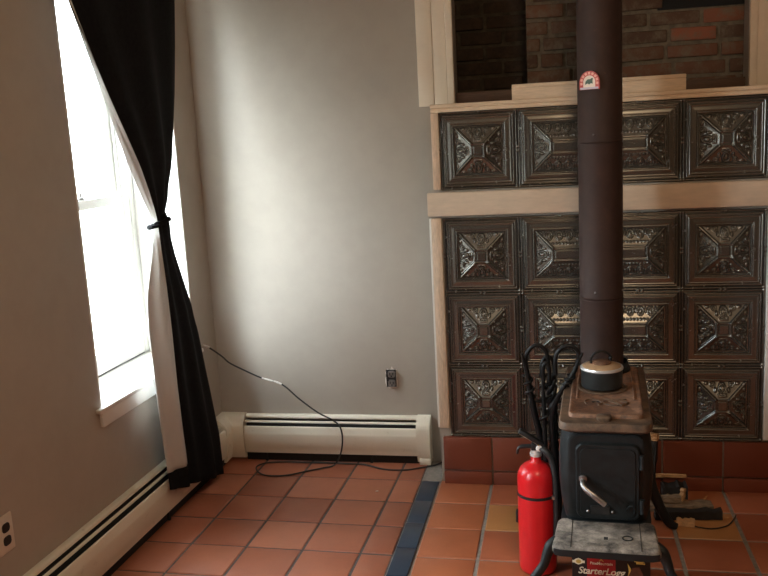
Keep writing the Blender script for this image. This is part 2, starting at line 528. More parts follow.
# casings either side of the opening
def casing(name, x0, x1, flip):
    bm = bmesh.new()
    f = lambda a: x0 + a if not flip else x1 - a
    for a, b, y in ((0, .0655, YB - .022), (.0663, .122, YB - .020), (.1228, .151, YB - .028)):
        X = sorted((f(a), f(b))); add_box(bm, (X[0], y, OZ), (X[1], YB, CEIL - .05), .003)
    add_box(bm, (x0 + .004, YB - .012, OZ + .001), (x1 - .004, YB, CEIL - .05))
    struct(name, bm, M['casing'])
casing('trim_3', -.109, OX0, False); casing('trim_4', OX1, 1.336, True)

# ------------------------------------------------------------------ hearth breast
bm = box((-.046, .0075, 0), (1.262, YB, 1.548))
struct('wall_hearth', bm, M['wall'])
# red tiled plinth
bm = bmesh.new(); lay = tint_layer(bm)
add_box(bm, (-.034, -.004, 0), (1.262, .0078, .203))
seams = [-.036, .169, .395, .62, .846, 1.076, 1.264]
for z0, z1 in ((.0, .054), (.060, .204)):
    for a, b in zip(seams, seams[1:]):
        before = set(bm.faces); t = random.random()
        add_box(bm, (a + .003, -.014 - (.006 if z0 < .01 else 0), z0), (b - .003, .002, z1), .003)
        for f in bm.faces:
            if f not in before: f.material_index = 1; f[lay] = t
struct('baseboard_hearth', bm, [M['grout'], M['base_tile']])

# ------------------------------------------------------------------ pressed tin panels
T = .3048
def sm(a, b, x):
    t = min(1, max(0, (x - a) / (b - a))); return t * t * (3 - 2 * t)
def tin_height(u, v, W):
    e = min(u, W - u, v, 1 - v)
    h = 0
    # seam bead, stepped frame
    def rib(c, w, k): return k * max(0, 1 - ((e - c) / w) ** 2) ** .5 if abs(e - c) < w else 0
    h += rib(.017, .012, .0055)
    h += .0045 * sm(.038, .046, e) + rib(.057, .008, .0028) + .0045 * sm(.070, .078, e) + rib(.088, .007, .0022)
    h += .0015 * sm(.10, .16, e) - .0045 * sm(.158, .164, e)
    h += rib(.177, .009, .0048)
    # bead pairs on the seams
    for k in range(int(W)):
        for du in (-.026, .026):
            uu = k + .5 + du
            for cu, cv in ((uu, .010), (uu, .990)):
                d = math.hypot(u - cu, v - cv)
                if d < .019: h = max(h, .0065 * (1 - (d / .019) ** 2) ** .5 + .002)
    for dv in (-.026, .026):
        for cu in (.010, W - .010):
            d = math.hypot(u - cu, v - .5 - dv)
            if d < .019: h = max(h, .0065 * (1 - (d / .019) ** 2) ** .5 + .002)
    for cu in (.018, W - .018):
        for cv in (.018, .982):
            d = math.hypot(u - cu, v - cv)
            if d < .024: h = max(h, .008 * (1 - (d / .024) ** 2) ** .5)
    if e < .186: return h
    # sunk square with a low pyramid (hip roof when two units wide)
    cu0, cu1 = .5, W - .5
    dx = max(0, cu0 - u, u - cu1)                    # distance past the ridge ends
    ex = .5 - dx; ey = .5 - abs(v - .5)
    ee = min(ex, ey)
    h = -.002 + .032 * min(1, max(0, (ee - .190) / .215))
    # face-local coordinates
    horiz = ey < ex                                  # top and bottom faces
    if horiz:
        uc = u
        t = (u - .5) if u < .5 else ((u - cu1) if u > cu1 else None)
        if t is None or W > 1:
            per = .125; t = ((u - W / 2 + per / 2) % per) - per / 2
            if abs(u - W / 2) > (W / 2 - .19) - (ee - .188) * 1.0: t = 9
            rep = True
        else: rep = False
    else:
        t = v - .5; rep = False
    # central framed plateau
    if ee > .405: h += .005 * sm(.405, .412, ee) - .005 * sm(.425, .432, ee) + .005 * sm(.443, .450, ee)
    # ribs up the four corners
    if dx > 0 and ee > .195 and ee < .42:
        q = abs(ex - ey)
        if q < .028: h += .0085 * (1 - (q / .028) ** 2) ** .5
    # leaf and egg ornament
    if ee < .40 and abs(t) < .32 and (horiz or True):
        def egg(t0, e0, rt, re, hh, ring):
            d = math.hypot((t - t0) / rt, (ee - e0) / re)
            if d >= 1: return 0
            if ring:
                return hh * (1 - abs(d - .78) / .22) ** .5 if d > .56 else hh * .9 * (1 - (d / .56) ** 2) ** .5
            return hh * (1 - d * d) ** .5
        if abs(ex - ey) > .04 or dx == 0:
            if rep:
                h += max(egg(0, .262, .045, .062, .010, True), egg(.0625, .245, .012, .045, .007, False), egg(-.0625, .245, .012, .045, .007, False))
                per2 = .0417; t2 = ((u + per2 / 2) % per2) - per2 / 2
                d = math.hypot(t2 / .016, (ee - .36) / .016)
                if d < 1: h += .005 * (1 - d * d) ** .5
            else:
                h += max(egg(0, .275, .052, .070, .012, True),
                         egg(.112, .235, .036, .036, .009, True), egg(-.112, .235, .036, .036, .009, True),
                         egg(.080, .300, .020, .034, .008, False), egg(-.080, .300, .020, .034, .008, False),
                         egg(.19, .222, .028, .022, .0045, False), egg(-.19, .222, .028, .022, .0045, False),
                         egg(0, .375, .060, .012, .004, False), egg(.045, .35, .013, .013, .004, False), egg(-.045, .35, .013, .013, .004, False))
    return h

def tin_mesh(W, R=200):
    bm = bmesh.new(); nu = int(W * R)
    G = [[bm.verts.new((i / R * T, -tin_height(i / R, j / R, W), j / R * T)) for i in range(nu + 1)] for j in range(R + 1)]
    for j in range(R):
        for i in range(nu):
            bm.faces.new((G[j][i], G[j][i + 1], G[j + 1][i + 1], G[j + 1][i]))
    # closed sheet edge
    return finish(bm, 'tin', M['tin'], 180)
tin1, tin2 = tin_mesh(1.0), tin_mesh(2.0)
for me in (tin1, tin2):
    # normals must face the room (-Y)
    if me.polygons[0].normal.y > 0:
        me.flip_normals()
def tin_sheet(label, z0, rows):
    t = thing('pressed_tin_sheet', label, 'tin sheet', (0, .002, z0))
    obj('backing_sheet', box((0.001, 0, 0), (4 * T - .001, .0018, rows * T)), M['tin'], t)
    for r in range(rows):
        for me, nm, x in ((tin1, 'embossed_square', 0), (tin2, 'embossed_rectangle', T), (tin1, 'embossed_square', 3 * T)):
            o = bpy.data.objects.new(nm, me); COL.objects.link(o); o.parent = t; o.location = (x, 0, r * T)
    return t
tin_sheet('three rows of dark embossed tin squares below the wide board, behind the stove', .2055, 3)
tin_sheet('single row of dark embossed tin squares between the ledge and the wide board', 1.2315, 1)

# boards on the breast
def board(name, label, cat, lo, hi, mat, bev=.003):
    o = obj(name, box(lo, hi, bev), mat); put_props(o, label, cat); return o
bm = bmesh.new()
add_box(bm, (-.030, -.024, 1.553), (1.265, YB - .032, 1.568), .003)
add_box(bm, (-.029, -.020, 1.5365), (1.264, .0078, 1.553), .004)
struct('trim_5', bm, M['raw'])
struct('trim_6', box((-.056, -.022, 1.131), (1.268, .0078, 1.224), .003), M['shelf'])
struct('trim_7', box((-.030, -.015, 1.236), (-.0, .0078, 1.5365), .003), M['rawv'])
struct('trim_8', box((-.0455, -.014, .243), (-.004, .0078, 1.121), .003), M['rawv'])
struct('trim_9', box((-.054, -.006, .243), (-.0465, .02, 1.121), .002), M['white'])
struct('trim_10', box((1.2205, -.014, .215), (1.262, .0078, 1.129), .003), M['white'])
struct('trim_11', box((1.2205, -.014, 1.2255), (1.262, .0078, 1.5365), .003), M['rawv'])

bm = bmesh.new()
add_box(bm, (.288, -.006, 1.5685), (.925, .030, 1.612), .002); add_box(bm, (.288, -.010, 1.6115), (.925, .030, 1.626), .003)
o = obj('plank', bm, M['raw']); put_props(o, 'loose pale moulded plank standing on the ledge behind the stovepipe', 'plank')

# ------------------------------------------------------------------ window_1
def build_window(wname, WS0, WS1):
    win = bpy.data.objects.new(wname, None); COL.objects.link(win); win.matrix_world = LM; win['kind'] = 'structure'
    def wpart(name, bm, mat, smooth=40): return obj(name, bm, mat, win, smooth)
    # plaster/board linings of the deep reveal
    bm = bmesh.new()
    add_box(bm, (WD + .001, WS0, WZ0), (-.001, WS0 + .012, WZ1)); add_box(bm, (WD + .001, WS1 - .012, WZ0), (-.001, WS1, WZ1))
    add_box(bm, (WD + .001, WS0 + .012, WZ1 - .012), (-.001, WS1 - .012, WZ1))
    wpart('reveal_lining', bm, M['white'])
    bm = bmesh.new()
    a, b = WS0 + .012, WS1 - .012
    for s in ((a, a + .035), (b - .035, b)): add_box(bm, (-.298, s[0], WZ0 + .014), (-.215, s[1], WZ1 - .012), .003)
    for s in ((a + .035, a + .05), (b - .05, b - .035)): add_box(bm, (-.262, s[0], WZ0 + .014), (-.250, s[1], WZ1 - .012), .002)
    add_box(bm, (-.298, a + .035, WZ1 - .05), (-.215, b - .035, WZ1 - .012), .003)
    wpart('window_frame', bm, M['white'])
    def sash(name, d0, d1, z0, z1, bot, top):
        f = bmesh.new(); a, b = WS0 + .05, WS1 - .05; w = .062
        add_box(f, (d0, a, z0), (d1, a + w, z1), .003); add_box(f, (d0, b - w, z0), (d1, b, z1), .003)
        add_box(f, (d0, a + w, z0), (d1, b - w, z0 + bot), .003); add_box(f, (d0, a + w, z1 - top), (d1, b - w, z1), .003)
        o = wpart(name, f, M['white'])
        obj('window_pane', box((d0 + .014, a + w - .004, z0 + bot - .004), (d0 + .018, b - w + .004, z1 - top + .004)), M['glass'], o)
    sash('lower_sash', -.249, -.217, WZ0 + .018, 1.275, .085, .04)
    sash('upper_sash', -.297, -.264, 1.24, WZ1 - .05, .04, .06)
    bm = bmesh.new(); add_lathe(bm, [(.0, 0), (.016, 0), (.016, .01), (.007, .016), (.007, .03), (0, .034)], (-.233, (WS0 + WS1) / 2, 1.2755)); add_box(bm, (-.24, (WS0 + WS1) / 2 - .03, 1.2755), (-.226, (WS0 + WS1) / 2 + .03, 1.281), .002)
    wpart('sash_lock', bm, M['dull_steel'])
    bm = bmesh.new()
    for s in (WS0 + .045, WS1 - .043):
        pts = [(-.243 + .002 * math.sin(k * 1.7), s + .0015 * math.sin(k * 2.3), 1.30 - k * .012) for k in range(50)]
        add_tube(bm, pts, [.0045 if k % 2 else .0028 for k in range(50)], 6)
    wpart('sash_chain', bm, M['dull_steel'])
    wpart('weatherstrip', box((-.245, WS0 + .05, WZ0 + .0125), (-.221, WS1 - .05, WZ0 + .0195)), M['rubber'])  # dark strip painted in as the thin shadow line below the sash
    # stool / sill
    bm = bmesh.new()
    add_box(bm, (WD + .001, WS0 + .001, WZ0 - .0), (.004, WS1 - .001, WZ0 + .012), .002)
    add_box(bm, (-.0, WS0 - .035, WZ0 - .004), (.022, WS1 + .035, WZ0 + .012), .004)
    add_box(bm, (.0005, WS0 - .015, WZ0 - .058), (.016, WS1 + .015, WZ0 - .004), .003)
    wpart('window_sill', bm, M['white'])
build_window('window_1', WS0, WS1)
build_window('window_2', V0, V1)

# ------------------------------------------------------------------ baseboard heaters
def heater_profile_parts(axis_len0, axis_len1, along):
    """returns bmeshes of (back_plate, hood, damper, front_panel, inside) ; d = out of the wall"""
    def pr(pts):
        if along == 'y': return prism(pts, 1, axis_len0, axis_len1)           # (d, z) -> x, z
        return prism([(-p[0], p[1]) for p in pts], 0, axis_len0, axis_len1)     # -> y = -d
    back = pr([(.0, .012), (.004, .012), (.004, .205), (0, .205)])
    hood = pr([(.0005, .212), (.018, .212), (.024, .209), (.027, .204), (.027, .198), (.0255, .198), (.025, .203), (.020, .207), (.0005, .207)])
    damper = pr([(.0375, .1905), (.0425, .189), (.045, .186), (.045, .1815), (.0435, .1815), (.043, .185), (.0375, .188)])
    front = pr([(.0545, .165), (.057, .1695), (.062, .168), (.066, .161), (.0655, .142), (.0675, .139), (.068, .128), (.067, .078), (.0645, .072), (.060, .042),
                (.057, .040), (.061, .074), (.064, .080), (.0645, .128), (.062, .140), (.062, .157), (.058, .162)])
    inside = pr([(.006, .0012), (.046, .0012), (.046, .060), (.056, .075), (.056, .150), (.036, .150), (.022, .186), (.006, .186)])  # black filler to the floor, painted in as the shade under the heater
    return back, hood, damper, front, inside

t = thing('baseboard_heater', 'long cream baseboard heater along the left wall under the window', 'heater')
t.matrix_world = LM
for nm, bm, mt in zip(('back_plate', 'hood', 'damper', 'front_panel', 'heating_element'), heater_profile_parts(-4.2, -.095, 'y'), ('heater', 'heater', 'heater', 'heater', 'heater_black')):
    obj(nm, bm, M[mt], t)
for s in (-1.3, -.7, -.2): obj('support_foot', box((.046, s, .0012), (.056, s + .012, .041)), M['heater_black'], t)

t = thing('baseboard_heater', 'short cream baseboard heater on the far wall below the unplated outlet', 'heater', (-.6, YB, 0))
x0, x1 = -.99 + .6, -.178 + .6
for nm, bm, mt in zip(('back_plate', 'hood', 'damper', 'front_panel', 'heating_element'), heater_profile_parts(x0, x1, 'x'), ('heater', 'heater', 'heater', 'heater', 'heater_black')):
    obj(nm, bm, M[mt], t)
cover = [(0, .012), (.054, .012), (.064, .045), (.0705, .075), (.0715, .130), (.070, .168), (.062, .186), (.040, .206), (.025, .2155), (0, .2155)]
bm = prism([(-p[0], p[1]) for p in cover], 0, x1 - .003, x1 + .058)
add_box(bm, (x1 + .006, -.062, .0005), (x1 + .056, -.004, .03), .002)
obj('end_cap', bm, M['heater'], t)
# corner cover: L-shaped, same section, mitred in the corner
bm = bmesh.new()
def cs(x, k=1): return [(x, -p[0] * k, p[1]) for p in cover]
# far-wall arm then mitre then left-wall arm
cx = -.518
secA = [(x0 + .012, -p[0], p[1]) for p in cover]
secM = [(cx + p[0], -p[0], p[1]) for p in cover]
secB = [(cx + p[0], -.125, p[1]) for p in cover]
def mit(dx, dy): return None
# outer faces only reach the wall corner; arms of .06 past the mitre
secA = [(cx + .125, -p[0], p[1]) for p in cover]
add_loft(bm, [secA, secM, secB])
obj('corner_cover', bm, M['heater'], t)
for s in (-.3, .2): obj('support_foot', box((s, -.055, .0012), (s + .012, -.0465, .041)), M['heater_black'], t)

# ------------------------------------------------------------------ outlets
def duplex(parent, mat_face, slot, shift=None):
    pass
t = thing('wall_outlet', 'unplated black duplex outlet with chipped plaster around it on the far wall', 'outlet', (-.293, YB, .385))
bm = bmesh.new(); pts = []
for k in range(26):
    a = 2 * PI * k / 26; rr = 1 + random.uniform(-.16, .16)
    c, s = math.cos(a), math.sin(a); q = 1 / max(abs(c), abs(s)) ** .8
    pts.append((.026 * c * q * rr, .047 * s * q * rr))
add_prism(bm, pts, 1, -.0015, -.0002)
obj('chipped_plaster', bm, M['paper'], t, label='white chipped plaster edge')
obj('outlet_box', box((-.023, -.004, -.040), (.023, -.0016, .040), .001), M['black_plastic'], t)
bm = bmesh.new()
for z in (-.0205, .0205):
    pl = rrect(.0165, .0145, .0095); add_prism(bm, [(p[0] + .003, p[1] + z) for p in pl], 1, -.013, -.004)
obj('receptacle', bm, M['recept'], t)
bm = bmesh.new()
for z in (-.0205, .0205):
    for dx, w in ((-.004, .0022), (.010, .0022)): add_box(bm, (dx - w, -.0136, z - .004), (dx + w, -.0131, z + .008))
    add_lathe(bm, [(0, 0), (.004, 0), (.004, .0005), (0, .0005)], (0, 0, 0), 10, Matrix.Translation((.003, -.0131, z - .008)) @ Matrix.Rotation(PI / 2, 4, 'X'))
add_box(bm, (-.021, -.012, -.006), (-.015, -.004, .006)); add_box(bm, (-.02, -.011, -.036), (-.014, -.004, -.012)); add_box(bm, (.0205, -.012, -.03), (.0225, -.004, .03))
obj('outlet_slot', bm, M['black_plastic'], t)

t = thing('wall_outlet', 'almond-plated outlet low on the left wall above the heater', 'outlet')
t.matrix_world = LM @ Matrix.Translation((0, -1.575, .372))
pl = rrect(.035, .0575, .004)
bm = bmesh.new(); A = [(.0003, p[0], p[1]) for p in pl]; B = [(.004, p[0] * .97, p[1] * .98) for p in pl]; Cc = [(.0055, p[0] * .9, p[1] * .94) for p in pl]
add_loft(bm, [A, B, Cc]); obj('cover_plate', bm, M['plate'], t)
for z in (-.020, .020):
    pp = rrect(.0165, .0140, .0105)
    bm = bmesh.new(); add_loft(bm, [[(.004, p[0], p[1] + z) for p in pp], [(.0075, p[0], p[1] + z) for p in pp]])
    obj('receptacle', bm, M['black_plastic'], t, label='black receptacle face')
obj('screw', lathe([(0, 0), (.003, 0), (.0022, .0012), (0, .0015)], (0, 0, 0), 10, Matrix.Translation((.0055, 0, 0)) @ Matrix.Rotation(PI / 2, 4, 'Y')), M['plate'], t)

# ------------------------------------------------------------------ curtain
def interp(tab, z):
    if z >= tab[0][0]:
        (z0, v0), (z1, v1) = tab[0], tab[1]
    elif z <= tab[-1][0]:
        (z0, v0), (z1, v1) = tab[-2], tab[-1]
    else:
        for (z0, v0), (z1, v1) in zip(tab, tab[1:]):
            if z1 <= z <= z0: break
    return v0 + (v1 - v0) * (z - z0) / (z1 - z0)
LIN = [(2.45, -1.30), (1.937, -1.062), (1.805, -.997), (1.651, -.915), (1.513, -.846), (1.399, -.786), (1.297, -.722), (1.235, -.684), (1.185, -.655), (1.155, -.655), (1.065, -.684), (.944, -.733), (.901, -.746), (.797, -.760), (.571, -.757), (.402, -.752), (.277, -.744), (.14, -.745), (0, -.745)]
BND = [(2.45, -1.30), (1.931, -1.095), (1.801, -1.013), (1.649, -.919), (1.511, -.827), (1.396, -.751), (1.295, -.700), (1.226, -.672), (1.188, -.662), (1.157, -.660), (1.06, -.655), (.927, -.646), (.769, -.642), (.537, -.644), (.362, -.637), (.233, -.629), (.14, -.628), (0, -.628)]
RGT = [(2.45, -.20), (2.049, -.225), (1.868, -.256), (1.671, -.299), (1.507, -.345), (1.38, -.392), (1.276, -.452), (1.211, -.525), (1.18, -.495), (1.133, -.475), (1.029, -.440), (.872, -.364), (.815, -.335), (.685, -.300), (.554, -.285), (.407, -.268), (.197, -.250), (.06, -.245), (0, -.245)]
DR = [(2.45, .06), (1.3, .05), (1.2, .075), (1.1, .055), (.75, .052), (.5, .068), (.3, .082), (.2, .090), (0, .092)]
DB = [(2.45, .10), (2.0, .112), (1.3, .112), (1.2, .112), (.5, .116), (0, .118)]
DL = [(2.45, .095), (1.3, .085), (1.2, .09), (.9, .082), (.3, .088), (0, .10)]
cur = thing('curtain', 'black curtain with a pale lining, tied back beside the window', 'curtain')
cur.matrix_world = LM @ Matrix.Translation((0, -.61, 0))
so = -.61
def sheet(zt, zb, nz, nu, f):
    bm = bmesh.new(); G = []
    for j in range(nz + 1):
        row = []
        for i in range(nu + 1):
            u = i / nu; zb_u = zb(u) if callable(zb) else zb; z = zt + (zb_u - zt) * j / nz
            d, s = f(u, z); row.append(bm.verts.new((d, s - so, z)))
        G.append(row)
    for j in range(nz):
        for i in range(nu): bm.faces.new((G[j][i], G[j][i + 1], G[j + 1][i + 1], G[j + 1][i]))
    return bm
def solid(o, th, off=0):
    md = o.modifiers.new('thickness', 'SOLIDIFY'); md.thickness = th; md.offset = off
def drape_f(u, z):
    s = interp(BND, z) * (1 - u) + interp(RGT, z) * u
    d = interp(DB, z) * (1 - u) + interp(DR, z) * u
    w = abs(interp(RGT, z) - interp(BND, z))
    amp = .007 * min(1, w / .5) + .003
    bulge = .03 * math.sin(PI * u) * min(1, max(0, (w - .1) / .3))
    d += amp * math.sin(u * PI * 5 + .6 * math.sin(z * 2)) * math.sin(PI * min(1, u * 6) * .5) * math.sin(PI * min(1, (1 - u) * 6) * .5) + bulge
    return max(d, .03), s
hemz = lambda u: .128 - .10 * min(1, u * 1.1)
o = obj('drape', sheet(2.45, hemz, 90, 56, drape_f), M['curtain'], cur, 180); solid(o, .004)
def lin_f(u, z):
    a, b = interp(LIN, z), interp(BND, z)
    s = a * (1 - u) + b * u; d = interp(DL, z) * (1 - u) + (interp(DB, z) + .001) * u
    w = abs(b - a)
    return d + .10 * w * math.sin(PI * u) + .011 * math.sin(u * 8 + z * 3.2 + 1) * u * (1 - u) * 4 * min(1, w / .06), s
LZ = lambda u: .218 - .006 * u
o = obj('lining', sheet(2.45, LZ, 90, 14, lin_f), M['lining'], cur, 180, label='pale lining on the turned-back edge'); solid(o, .003)
def hem_sheet(nz=8, nu=14):
    bm = bmesh.new(); G = []
    for j in range(nz + 1):
        row = []
        for i in range(nu + 1):
            u = i / nu; z = LZ(u) + .002 + (.15 - .032 * u - LZ(u)) * j / nz
            d, s = lin_f(u, z); row.append(bm.verts.new((d + .001, s - so, z)))
        G.append(row)
    for j in range(nz):
        for i in range(nu): bm.faces.new((G[j][i], G[j][i + 1], G[j + 1][i + 1], G[j + 1][i]))
    return bm
o = obj('hem', hem_sheet(), M['curtain'], cur, 180, label='black hem below the lining'); solid(o, .004)
# tieback round the waist, with a short tail
pts = []
for k in range(33):
    a = 2 * PI * k / 32
    pts.append((.098 + .030 * math.cos(a), -.624 - so + .060 * math.sin(a), 1.178 + .012 * math.sin(a + 1) + .003 * math.sin(5 * a)))
bm = tube(pts, .008, 8, flat=1.2)
tail = spline([(.125, -.660 - so, 1.180), (.120, -.690 - so, 1.172), (.112, -.715 - so, 1.174)], 5)
add_tube(bm, tail, [.007, .006, .006], 8)
add_sphere(bm, (.108, -.600 - so, 1.190), .017, .7, 1.1, 1.3)
obj('tieback', bm, M['curtain'], cur, 60)
bm = tube([(.085, -1.45 - so, 2.44), (.085, -.05 - so, 2.44)], .012, 12)
for s in (-1.40, -.10): add_tube(bm, [(.001, s - so, 2.44), (.085, s - so, 2.44)], .008, 8); add_box(bm, (.0, s - so - .015, 2.41), (.006, s - so + .015, 2.47))
obj('curtain_rod', bm, M['tool_iron'], cur)

# ------------------------------------------------------------------ cable
cp = [(-1.112, .085, .574), (-1.09, .10, .560), (-1.05, .135, .512), (-1.025, .155, .476), (-.95, .16, .436), (-.877, .158, .405), (-.784, .155, .377), (-.704, .150, .310), (-.624, .145, .252), (-.561, .145, .218),
      (-.524, .142, .190), (-.512, .140, .135), (-.525, .14, .06), (-.555, .125, .010), (-.60, .098, .0055), (-.660, .060, .005), (-.746, .003, .005), (-.83, -.004, .005), (-.885, .035, .005), (-.912, .095, .005), (-.880, .140, .005), (-.80, .157, .005), (-.72, .158, .005),
      (-.60, .160, .005), (-.50, .156, .005), (-.42, .150, .005), (-.34, .110, .005), (-.29, .098, .005), (-.22, .103, .005), (-.16, .132, .005), (-.105, .162, .005), (-.075, .20, .005)]
cb = thing('cable', 'thin black cable drooping from the left wall over the heater and coiling on the floor', 'cable', (-.6, .1, 0))
sp = spline(cp, 8)
obj('cord', tube(sp, .0036, 8), M['rubber'], cb, 180, shift=(-.6, .1, 0))
seg = [p for p in sp if -.885 < p.x < -.775 and p.z > .3]
bm = tube(seg, [.0046 if (k // 2) % 2 else .0038 for k in range(len(seg))], 8)
obj('tape_wrap', bm, M['cord_white'], cb, shift=(-.6, .1, 0), label='white tape wrapped round the cable')
dirv = (Vector(cp[1]) - Vector(cp[0])).normalized()
bm = tube([Vector(cp[0]) - dirv * .004, Vector(cp[0]) + dirv * .026], .0075, 10)
obj('plug', bm, M['steel'], cb, shift=(-.6, .1, 0), label='silver coaxial plug')

# ------------------------------------------------------------------ stove
SO = Vector((.599, -.60, 0)); SR = math.radians(-2.7)
st = thing('wood_stove', 'small black cast iron wood stove with a rusty top and splayed legs', 'stove', SO, SR)
def sp_(nm, bm, mat, smooth=40, parent=None, label=None): return obj(nm, bm, mat, parent or st, smooth, label=label)
ZT = .590
# top plate with flared rim
secs = []
for hx, hy, z, r in ((.118, .300, .552, .03), (.132, .314, .558, .03), (.1375, .320, .564, .032), (.1375, .320, .577, .032), (.133, .316, .5855, .03), (.128, .311, .5865, .028)):
    secs.append([(p[0], p[1] + .012, z) for p in rrect(hx, hy, r)])
bm = bmesh.new(); add_loft(bm, secs); top = sp_('top_plate', bm, M['rim'], label='grey-brown iron top plate')
# raised rusty lid
secs = []
for hx, hy, z, r in ((.112, .274, .584, .022), (.112, .274, .592, .022), (.108, .270, .598, .02), (.100, .262, .5985, .018), (.098, .260, .597, .018)):
    secs.append([(p[0] + .002, p[1] + .018, z) for p in rrect(hx, hy, r)])
bm = bmesh.new(); add_loft(bm, secs)
# side rails and embossed vine on the lid
for sx in (-1, 1):
    add_tube(bm, [(sx * .089 + .002, -.10, .597), (sx * .089 + .002, .26, .597)], .004, 8)
lid = sp_('cooking_lid', bm, M['rust'], label='rust-coloured raised lid')
bm = bmesh.new()
for pts in ([(-.055, -.155, 0), (-.062, -.125, 0), (-.045, -.108, 0), (-.020, -.120, 0), (0, -.15, 0), (.03, -.165, 0), (.060, -.15, 0), (.066, -.128, 0), (.045, -.118, 0)],
            [(-.02, -.165, 0), (.005, -.125, 0), (.03, -.135, 0), (.052, -.17, 0)], [(-.005, -.10, 0), (.03, -.11, 0), (.065, -.10, 0)]):
    add_tube(bm, [(p.x, p.y, .598) for p in spline(pts, 6)], .0032, 6)
sp_('vine_relief', bm, M['rim'], parent=lid)
bm = bmesh.new()
for px, py_ in ((-.036, -.130), (-.020, -.128)):
    sp_('lid_hole', lathe([(0, .5965), (.0055, .5965), (.0055, .5982), (0, .5982)], (px, py_, 0), 10), M['soot'], parent=lid)
bm = lathe([(.073, .596), (.080, .596), (.082, .5995), (.079, .602), (.075, .602), (.073, .599)], (-.008, .026, 0), 40)
sp_('burner_ring', bm, M['rim'], parent=lid)
bm = bmesh.new(); secs = [[(p[0] - .003, p[1] - .266, z) for p in rrect(hx, hy, .012)] for hx, hy, z in ((.018, .018, .586), (.022, .021, .592), (.022, .021, .598), (.016, .016, .601))]
add_loft(bm, secs); sp_('lift_tab', bm, M['rim'])
# firebox body, bellied
def body_sec(hx, y0, y1, z, r): return [(p[0], (y0 + y1) / 2 + p[1], z) for p in rrect(hx, (y1 - y0) / 2, r, 8)]
prof = [(.122, -.262, .290, .255, .04), (.126, -.268, .295, .275, .042), (.135, -.279, .300, .330, .045), (.140, -.285, .303, .400, .045), (.139, -.285, .303, .460, .045), (.135, -.283, .300, .510, .043), (.130, -.280, .297, .552, .04)]
bm = bmesh.new(); add_loft(bm, [body_sec(*p) for p in prof]); sp_('firebox', bm, M['iron'], 60)
# raised front surround following the belly
def front_y(z):
    t = [(p[3], p[1]) for p in prof]
    for (z0, a), (z1, b) in zip(t, t[1:]):
        if z0 <= z <= z1: return a + (b - a) * (z - z0) / (z1 - z0)
    return t[0][1] if z < t[0][0] else t[-1][1]
def plate(x0, x1, z0, z1, r, th, dome=.0, inset=.012):
    bm = bmesh.new()
    ol = rrect((x1 - x0) / 2, (z1 - z0) / 2, r, 6); cx_, cz_ = (x0 + x1) / 2, (z0 + z1) / 2
    def ring(k, t): return [(cx_ + p[0] * (1 - k / ((x1 - x0) / 2)), front_y(cz_ + p[1]) - t, cz_ + p[1] * (1 - k / ((z1 - z0) / 2))) for p in ol]
    add_loft(bm, [ring(0, -.012), ring(0, th * .6), ring(inset * .35, th), ring(inset, th)])
    return bm, ring, cx_, cz_
bm, *_ = plate(-.112, .112, .266, .548, .03, .006)
sp_('front_frame', bm, M['iron'], 50)
bm, *_ = plate(-.088, .100, .272, .520, .024, .016, inset=.010)
door = sp_('door', bm, M['iron'], 50)
bm, *_ = plate(-.076, .088, .284, .508, .018, .0185, inset=.006)
sp_('door_panel', bm, M['iron'], 50, door)
for z in (.33, .47): sp_('hinge', tube([(.106, -.305, z - .022), (.106, -.305, z + .022)], .008, 10), M['iron'], parent=door)
hb = tube(spline([(-.066, -.297, .408), (-.066, -.318, .402), (-.060, -.330, .392), (-.030, -.342, .372), (.000, -.348, .350)], 6), [.0075, .0085, .009, .0105, .0095], 12)
add_lathe(hb, [(0, 0), (.012, 0), (.012, .008), (0, .012)], (0, 0, 0), 16, Matrix.Translation((-.066, -.298, .410)) @ Matrix.Rotation(PI / 2, 4, 'X'))
sp_('door_handle', hb, M['dull_steel'], 60, door, 'bare steel door handle')
bm, *_ = plate(-.045, .012, .292, .322, .004, .0215, inset=.002)
sp_('draft_plate', bm, M['char'], parent=door)
for px in (-.052, .020):
    bm = bmesh.new(); add_sphere(bm, (px, -.294, .303), .005); sp_('rivet', bm, M['dull_steel'], parent=door)
bm = tube(spline([(.062, -.298, .312), (.068, -.306, .328), (.080, -.308, .330), (.086, -.305, .318), (.084, -.298, .305)], 6), .003, 8)
sp_('latch_hook', bm, M['iron'], parent=door)
# ash-covered hearth shelf
outl = [(-.136, -.250), (-.146, -.268), (-.152, -.40), (-.154, -.425), (-.146, -.440), (-.128, -.446), (.128, -.446), (.146, -.440), (.154, -.425), (.152, -.40), (.146, -.268), (.136, -.250)]
bm = bmesh.new()
def orow(k, z): return [(x * (1 - k), (y + .36) * (1 - k) - .36, z) for x, y in outl]
add_loft(bm, [orow(.03, .228), orow(0, .233), orow(0, .246), orow(.02, .254), orow(.06, .257)])
hs = sp_('hearth_shelf', bm, M['ash'], 50, label='ash-dusted front shelf')
bm = bmesh.new()
add_prism(bm, [(p[0], p[1]) for p in [(-.149, -.4395), (-.128, -.4485), (.128, -.4485), (.149, -.4395), (.145, -.434), (.126, -.442), (-.126, -.442), (-.145, -.434)]], 2, .2275, .2475)
sp_('shelf_lip', bm, M['iron'], 40, hs, 'dark front lip')
bm = bmesh.new(); add_box(bm, (-.006, -.385, .2569), (.006, -.368, .2574)); sp_('shelf_slot', bm, M['soot'], parent=hs)
bm = bmesh.new()
pts = [(.062 + .014 * math.cos(2 * PI * k / 24), -.37 + .014 * math.sin(2 * PI * k / 24), .258) for k in range(24)] 
add_tube(bm, pts + [pts[0]], .002, 6); sp_('shelf_ring', bm, M['iron'], parent=hs)
for sx in (-.0995, .0995): sp_('shelf_seam', box((sx - .001, -.444, .2568), (sx + .001, -.262, .2580)), M['soot'], parent=hs)
